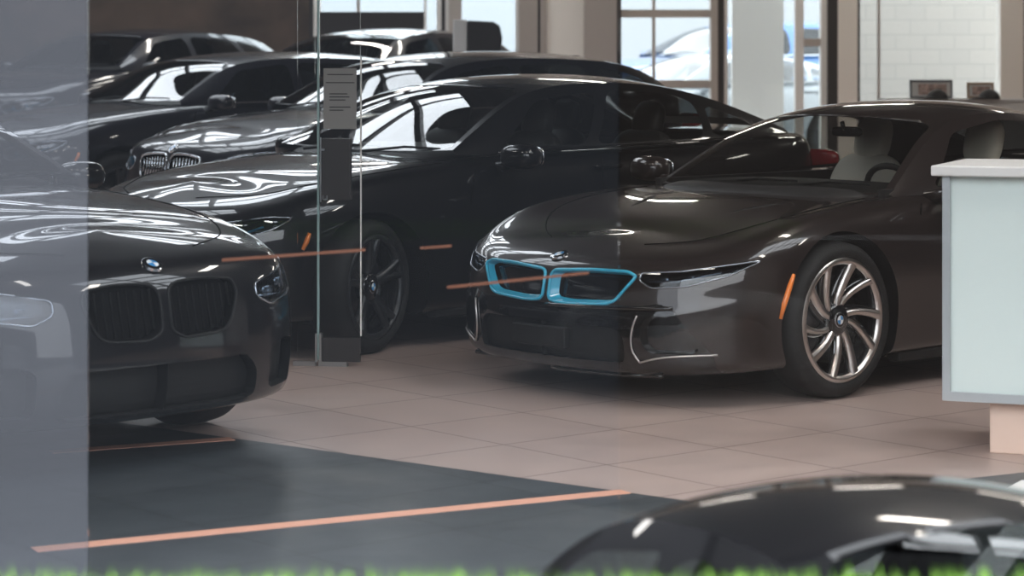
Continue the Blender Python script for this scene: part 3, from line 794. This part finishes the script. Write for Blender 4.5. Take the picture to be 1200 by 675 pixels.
# unseen fill lights added under the ceiling to brighten the room
M['lamp']=pbr('lamp',(.9,.9,.9),.5,emit=(1,.93,.84),estr=24)
FILLS=[(-3.4,8.0),(0,8.0),(3.4,8.0),(-6.0,11.0),(2.6,11.4),(7.6,9.5),(8.5,15.5),(6.5,21.0),(-2.0,27.6),(1.0,27.6),(4.0,27.6),(7.0,27.6)]
for k,(x,y) in enumerate(FILLS):
    where=('first row from the glass front','second row','third row')[0 if y<9 else 1 if y<13 else 2]
    r=empty('ceiling_light',(x,y,4.86),R(-40),label='long white ceiling lamp over the cars',cat='ceiling light',group='ceiling lamps')
    mb=MB(); mb.box(-.75,.75,-.16,.16,.02,.139); bevel(mb.build('housing','frame_white',r),.01)
    mb=MB(); mb.box(-.72,.72,-.13,.13,.0,.02); mb.build('diffuser','lamp',r)
# storefront: header above, three panes
box('wall_front','dark_building',XL,XR,YF-.1,YF+.1,2.95,5.2,kind='structure')
for nm,x0,x1,m in (('glass_pane_hazy',-2.9,gx(103,YF),'pane_hazy'),('glass_pane_middle',gx(103,YF)+.002,gx(725,YF),'pane_dusty'),('glass_pane_clear',gx(725,YF)+.002,2.9,'pane_clear')):
    o=box(nm,m,x0,x1,YF-.006,YF+.006,.0,2.95,kind='structure')
box('wall_front_left','dark_building',XL,-2.9,YF-.1,YF+.1,0,2.95,kind='structure')
box('wall_front_right','dark_building',2.9,XR,YF-.1,YF+.1,0,2.95,kind='structure')
# outdoors on the camera side
box('ground_outside','asphalt',-25,25,-14,YF-.25,-.95,-.665,kind='structure')
box('building_opposite','dark_building',-25,25,-14.4,-14,-.665,5.2,kind='structure')  # unseen, added to keep car reflections dark and cut the sky
# outdoors behind the back glazing
box('ground_behind','concrete',-30,30,YB+.2,60,-.25,-.05,kind='structure')
box('building_behind','pale_wall',-30,30,52,52.4,-.2,7.0,kind='structure')

# block wall of the room behind the office glazing
m,nt,b,o_=nmat('block_wall'); br=nt.nodes.new('ShaderNodeTexBrick'); tc=nt.nodes.new('ShaderNodeTexCoord'); mp=nt.nodes.new('ShaderNodeMapping'); mp.inputs['Rotation'].default_value=(PI/2,0,0)
br.inputs['Scale'].default_value=1; br.inputs['Brick Width'].default_value=.4; br.inputs['Row Height'].default_value=.2; br.inputs['Mortar Size'].default_value=.006
br.inputs['Color1'].default_value=(.60,.565,.53,1); br.inputs['Color2'].default_value=(.57,.54,.51,1); br.inputs['Mortar'].default_value=(.47,.45,.43,1)
nt.links.new(tc.outputs['Object'],mp.inputs[0]); nt.links.new(mp.outputs[0],br.inputs['Vector']); nt.links.new(br.outputs['Color'],b.inputs['Base Color']); b.inputs['Roughness'].default_value=.8
M['block_wall']=m
box('wall_office','block_wall',gx(1000,YB),gx(1190,YB)+.8,YB+2.4,YB+2.6,0,4.5,kind='structure')
box('wall_white_panel','frame_white',gx(868,YB),gx(931,YB),YB+1.2,YB+1.3,0,4.8,kind='structure')

# ------------------------------------------------------------------ reception desk
d0=9.2; dx=gx(1105,d0); desk=empty('reception_desk',(dx,d0,0),R(-22),label='reception counter with a frosted glass front on a peach plinth beside the grey coupe',cat='desk')
mb=MB(); mb.box(-.035,1.9,-.06,.62,1.065,1.105); bevel(mb.build('countertop','counter',desk),.006)
mb=MB(); mb.box(.03,1.8,.0,.02,.235,1.065); mb.build('front_panel','frost',desk)
mb=MB(); mb.box(.0,.03,-.012,.03,.20,1.065); mb.box(.03,1.8,-.012,.03,.20,.235); mb.box(.265+.0,.275,-.012,-.002,.235,1.065) if False else None; mb.build('panel_frame','steel',desk)
mb=MB(); mb.box(.0,.02,.03,.60,.20,1.065); mb.box(.02,1.8,.58,.60,.20,1.065); mb.box(.0,1.8,.03,.60,.20,.22); mb.build('carcass','counter',desk)
mb=MB(); mb.box(.17,1.7,.05,.50,.0,.20); bevel(mb.build('plinth','plinth',desk),.004)

# ------------------------------------------------------------------ freestanding glass door and screen by the black sedan
dd=11.75
gd=empty('glass_door',(gx(372,dd),dd,0),R(-8),label='frameless glass door with floor rail and lock plate between the black cars',cat='door')
wd=.215
mb=MB(); mb.box(.012,wd,-.006,.006,.03,2.6); o=mb.build('pane','door_glass',gd)
mb=MB(); mb.box(wd,wd+.006,-.006,.006,.15,1.52); mb.build('pane_edge','frame_white',gd)
mb=MB(); mb.box(.0,.010,-.008,.008,.03,2.6); mb.build('pane_edge','glass_edge',gd)
mb=MB(); mb.box(-.10,-.012,-.006,.006,.03,2.6); mb.build('side_light','door_glass',gd)
mb=MB(); mb.box(.008,.15,-.016,.016,0,.022); mb.build('floor_rail','steel',gd)
mb=MB(); mb.box(-.12,-.008,-.016,.016,0,.022); mb.build('floor_rail','steel',gd)
for x in (-.004,.018):
    mb=MB(); mb.box(x-.005,x+.005,-.016,.016,.02,.16); mb.build('clamp','steel',gd)
mb=MB(); mb.box(.025,wd,-.01,.01,.022,.14); mb.build('kick_plate','frame_dark',gd)
z0,z1=gz(234,dd),gz(162,dd)
mb=MB(); mb.box(.02,.17,-.02,.02,z0,z1); lp=bevel(mb.build('lock_plate','frame_dark',gd),.004)
mb=MB(); mb.box(.018,.024,-.025,-.018,z0-.01,z1+.005); mb.box(.03,.055,-.025,-.02,z0,z0+.006); mb.box(.03,.034,-.025,-.02,z0,z0+.022); mb.box(.051,.055,-.025,-.02,z0,z0+.022); mb.box(.018,.04,-.03,-.02,z1-.06,z1-.05); mb.build('latch','steel',lp)
z0,z1=gz(151,dd),gz(80,dd)
nt_=empty('notice',(gx(378,dd)+.006,dd-.014,z0),R(-8),label='grey printed notice sheet stuck on the glass door',cat='notice')
mb=MB(); mb.box(0,.165,-.002,.002,0,z1-z0); mb.build('sheet','paper',nt_)
mb=MB()
for (x0,x1,z) in ((.02,.15,.265),(.012,.155,.225),(.03,.12,.17),(.03,.13,.155),(.03,.11,.14),(.03,.135,.105),(.03,.10,.09)): mb.box(x0,x1,-.004,-.0021,z,z+.005)
mb.build('print','ink',nt_)

# ------------------------------------------------------------------ display kiosk and dark board at the back
dk=25.0; k0=gx(531,dk)
ki=empty('display_kiosk',(k0,dk,0),0,label='tall kiosk with a white edge and dark rounded screen in front of the back windows',cat='kiosk')
s_=dk/FPX
zt=gz(23,dk)
mb=MB(); mb.box(0,.145,-.04,.10,.0,zt); bevel(mb.build('side_panel','frame_white',ki),.01)
pr=[(.145,gz(24,dk)),(.42,gz(25.5,dk)),(.49,gz(30,dk)),(.515,gz(45,dk)),(.50,gz(62,dk)),(.455,gz(84,dk)),(.43,.35),(.145,.35)]
mb=MB(); mb.prism(pr,-.05,.08); bevel(mb.build('screen','board',ki),.02)
mb=MB(); mb.box(.20,.40,-.02,.06,.02,.36); mb.box(.05,.6,-.15,.2,0,.02); mb.build('stand','frame_dark',ki)
db=28.4
bd=empty('display_board',(gx(372,db),db,0),0,label='wide dark board standing under the back windows behind the parked cars',cat='board')
mb=MB(); mb.box(0,gx(497,db)-gx(372,db),-.03,.03,.10,gz(14,db)); mb.build('panel','board',bd)
for x in (.1,gx(497,db)-gx(372,db)-.1):
    mb=MB(); mb.box(x-.03,x+.03,-.25,.25,0,.04); mb.box(x-.03,x+.03,-.02,.02,.03,.2); mb.build('foot','frame_dark',bd)

# ------------------------------------------------------------------ far cars on a low stage, standing in for ones reflected in the glass
box('stage','frame_dark',-6.2,-1.45,23.4,28.2,0,.26,kind='structure')
c1=dup(suvA,(-2.35,24.4,.26),R(240),label='dark car on the stage, its roof just over the back row SUV',cat='car',group='cars on the back stage')
c2=dup(suvA,(-5.05,24.6,.26),R(240),label='dark car on the stage at the far end, roof showing over the back row',cat='car',group='cars on the back stage')

# ------------------------------------------------------------------ framed pictures on a cabinet at the back
dp=24.0
cb=empty('cabinet',(gx(1040,dp),dp,0),0,label='low white cabinet at the back carrying the framed pictures',cat='cabinet')
zc_=gz(116,dp)
mb=MB(); mb.box(0,1.6,0,.45,.0,zc_-.03); bevel(mb.build('carcass','frame_white',cb),.01)
mb=MB(); mb.box(-.02,1.62,-.02,.47,zc_-.03,zc_); bevel(mb.build('countertop','counter',cb),.006)
for k in range(3):
    mb=MB(); mb.box(.03+k*.52,.52+k*.52,-.018,0,.1,zc_-.05); dr=bevel(mb.build('door','frame_white',cb),.005)
    mb=MB(); mb.box(.46+k*.52,.475+k*.52,-.04,-.018,zc_-.25,zc_-.12); mb.build('handle','steel',dr)
def picture(px0,px1,py0,fm,label):
    x0,x1=gx(px0,dp),gx(px1,dp); z1=gz(py0,dp); W=x1-x0; H=z1-zc_
    r=empty('picture_frame',((x0+x1)/2,dp+.30,zc_),0,label=label,cat='picture')
    T=rotm(-.14)
    mb=MB()
    for q in ((-W/2,W/2,0,.022),(-W/2,W/2,H-.022,H)): mb.box(q[0],q[1],-.012,.012,q[2],q[3],0,T)
    for q in ((-W/2,-W/2+.022),(W/2-.022,W/2)): mb.box(q[0],q[1],-.012,.012,.022,H-.022,0,T)
    mb.build('frame',fm,r)
    mb=MB(); mb.box(-W/2+.02,W/2-.02,-.004,.008,.02,H-.02,0,T); mb.build('mount','mat_white',r)
    mb=MB(); mb.box(-W*.30,W*.36,-.007,-.0035,.035,H-.04,0,T); mb.build('print','photo_print',r)
    return r
picture(1072,1123,94,'frame_grey','wide framed photograph in a grey frame standing on the white cabinet')
picture(1140,1172,97,'wood','small framed photograph in a wooden frame standing on the white cabinet')
def cap_hat(px,label):
    r=empty('cap',(gx(px,dp),dp+.03,zc_),R(200),label=label,cat='cap')
    mb=MB(); a=[(.11*math.cos(t),.10*math.sin(t)) for t in np.linspace(0,PI/2,10)]
    mb.lathe([(.11,0)]+a[1:-1]+[(.002,.10)],28,'z'); mb.build('crown','dark_trim',r,True)
    mb=MB(); mb.sup((.12,0,.012),(.10,.085,.010),.9); mb.build('brim','dark_trim',r,True)
    return r
cap_hat(1099,'dark cap lying on the cabinet before the grey-framed picture')
cap_hat(1160,'dark cap lying on the cabinet before the small wooden-framed picture')

# ------------------------------------------------------------------ cars outside the back windows
def recolour(root,mat):
    for o in list(root.children):
        if o.name.split('.')[0] in ('body','roof','wing_mirror','door_handle'):
            o.data=o.data.copy(); o.data.materials[0]=M[mat]
ob=dup(suvA,(gx(800,38.5)-1.0,38.5,-.05),R(205),label='blue car outside the back windows',cat='car'); recolour(ob,'paint_blue'); ob.scale=(1.38,)*3
ow=dup(sedan,(gx(800,34)-1.2,33.6,-.05),R(212),label='white car outside the back windows, in front of the blue one',cat='car'); recolour(ow,'paint_white'); ow.scale=(1.14,)*3
ow2=dup(sedan,(gx(575,34)-1.6,35,-.05),R(200),label='white car outside the window beside the kiosk',cat='car'); recolour(ow2,'paint_white')

# ------------------------------------------------------------------ outside, by the camera: car standing in for a reflected one and planted ledge
fc=dup(sedan,(.19,5.47,-.665),R(119),label='black car outside the glass, out of focus, only its roof in view',cat='car'); fc.scale=(.52,.70,.97)
pl=box('planter_wall','concrete',-3,3,2.95,3.25,-.665,.764,kind='structure')

mb=MB()
for i in range(5200):
    x=rng.uniform(-1.2,1.2); y=rng.uniform(2.97,3.23); h=rng.uniform(.06,.08); a=rng.uniform(0,PI); lx,ly=rng.normal(0,.012,2); wv=.004
    c,sn=math.cos(a)*wv,math.sin(a)*wv
    mb.add([(x-c,y-sn,.7645),(x+c,y+sn,.7645),(x+lx*.4+c*.7,y+ly*.4+sn*.7,.764+h*.6),(x+lx,y+ly,.764+h),(x+lx*.4-c*.7,y+ly*.4-sn*.7,.764+h*.6)],[(0,1,2,4),(4,2,3)])
tag(mb.build('grass','grass'),'strip of green grass on the ledge along the bottom',cat='grass',kind='stuff')
for px in (327,840):
    x=gx(px,3.0); p=empty('marker_post',(x,3.02,.764),0,label='short grey post in the grass strip, %s'%('nearer the black car at the left' if px<600 else 'in front of the out-of-focus car'),cat='post')
    mb=MB(); mb.lathe([(.001,0),(.008,0),(.008,.085),(.001,.088)],12,'z'); mb.build('shaft','steel',p,True)
    mb=MB(); mb.lathe([(.009,.06),(.0095,.075),(.009,.076)],12,'z'); mb.build('collar','frame_dark',p,True)

def reflection_strip(name,p,q,w):  # orange floor-tape reflection painted as a thin strip on the pane
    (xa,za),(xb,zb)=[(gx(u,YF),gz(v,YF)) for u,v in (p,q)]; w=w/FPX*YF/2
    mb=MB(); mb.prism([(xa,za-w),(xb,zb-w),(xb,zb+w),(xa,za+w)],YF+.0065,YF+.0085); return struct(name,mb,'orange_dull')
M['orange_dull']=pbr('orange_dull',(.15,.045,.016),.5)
reflection_strip('trim_5',(260,305),(428,293),3); reflection_strip('trim_6',(492,291),(529,288.5),2.5); reflection_strip('trim_7',(524,337),(690,320),3)  # trim_5 to trim_7 are the painted floor-tape reflections
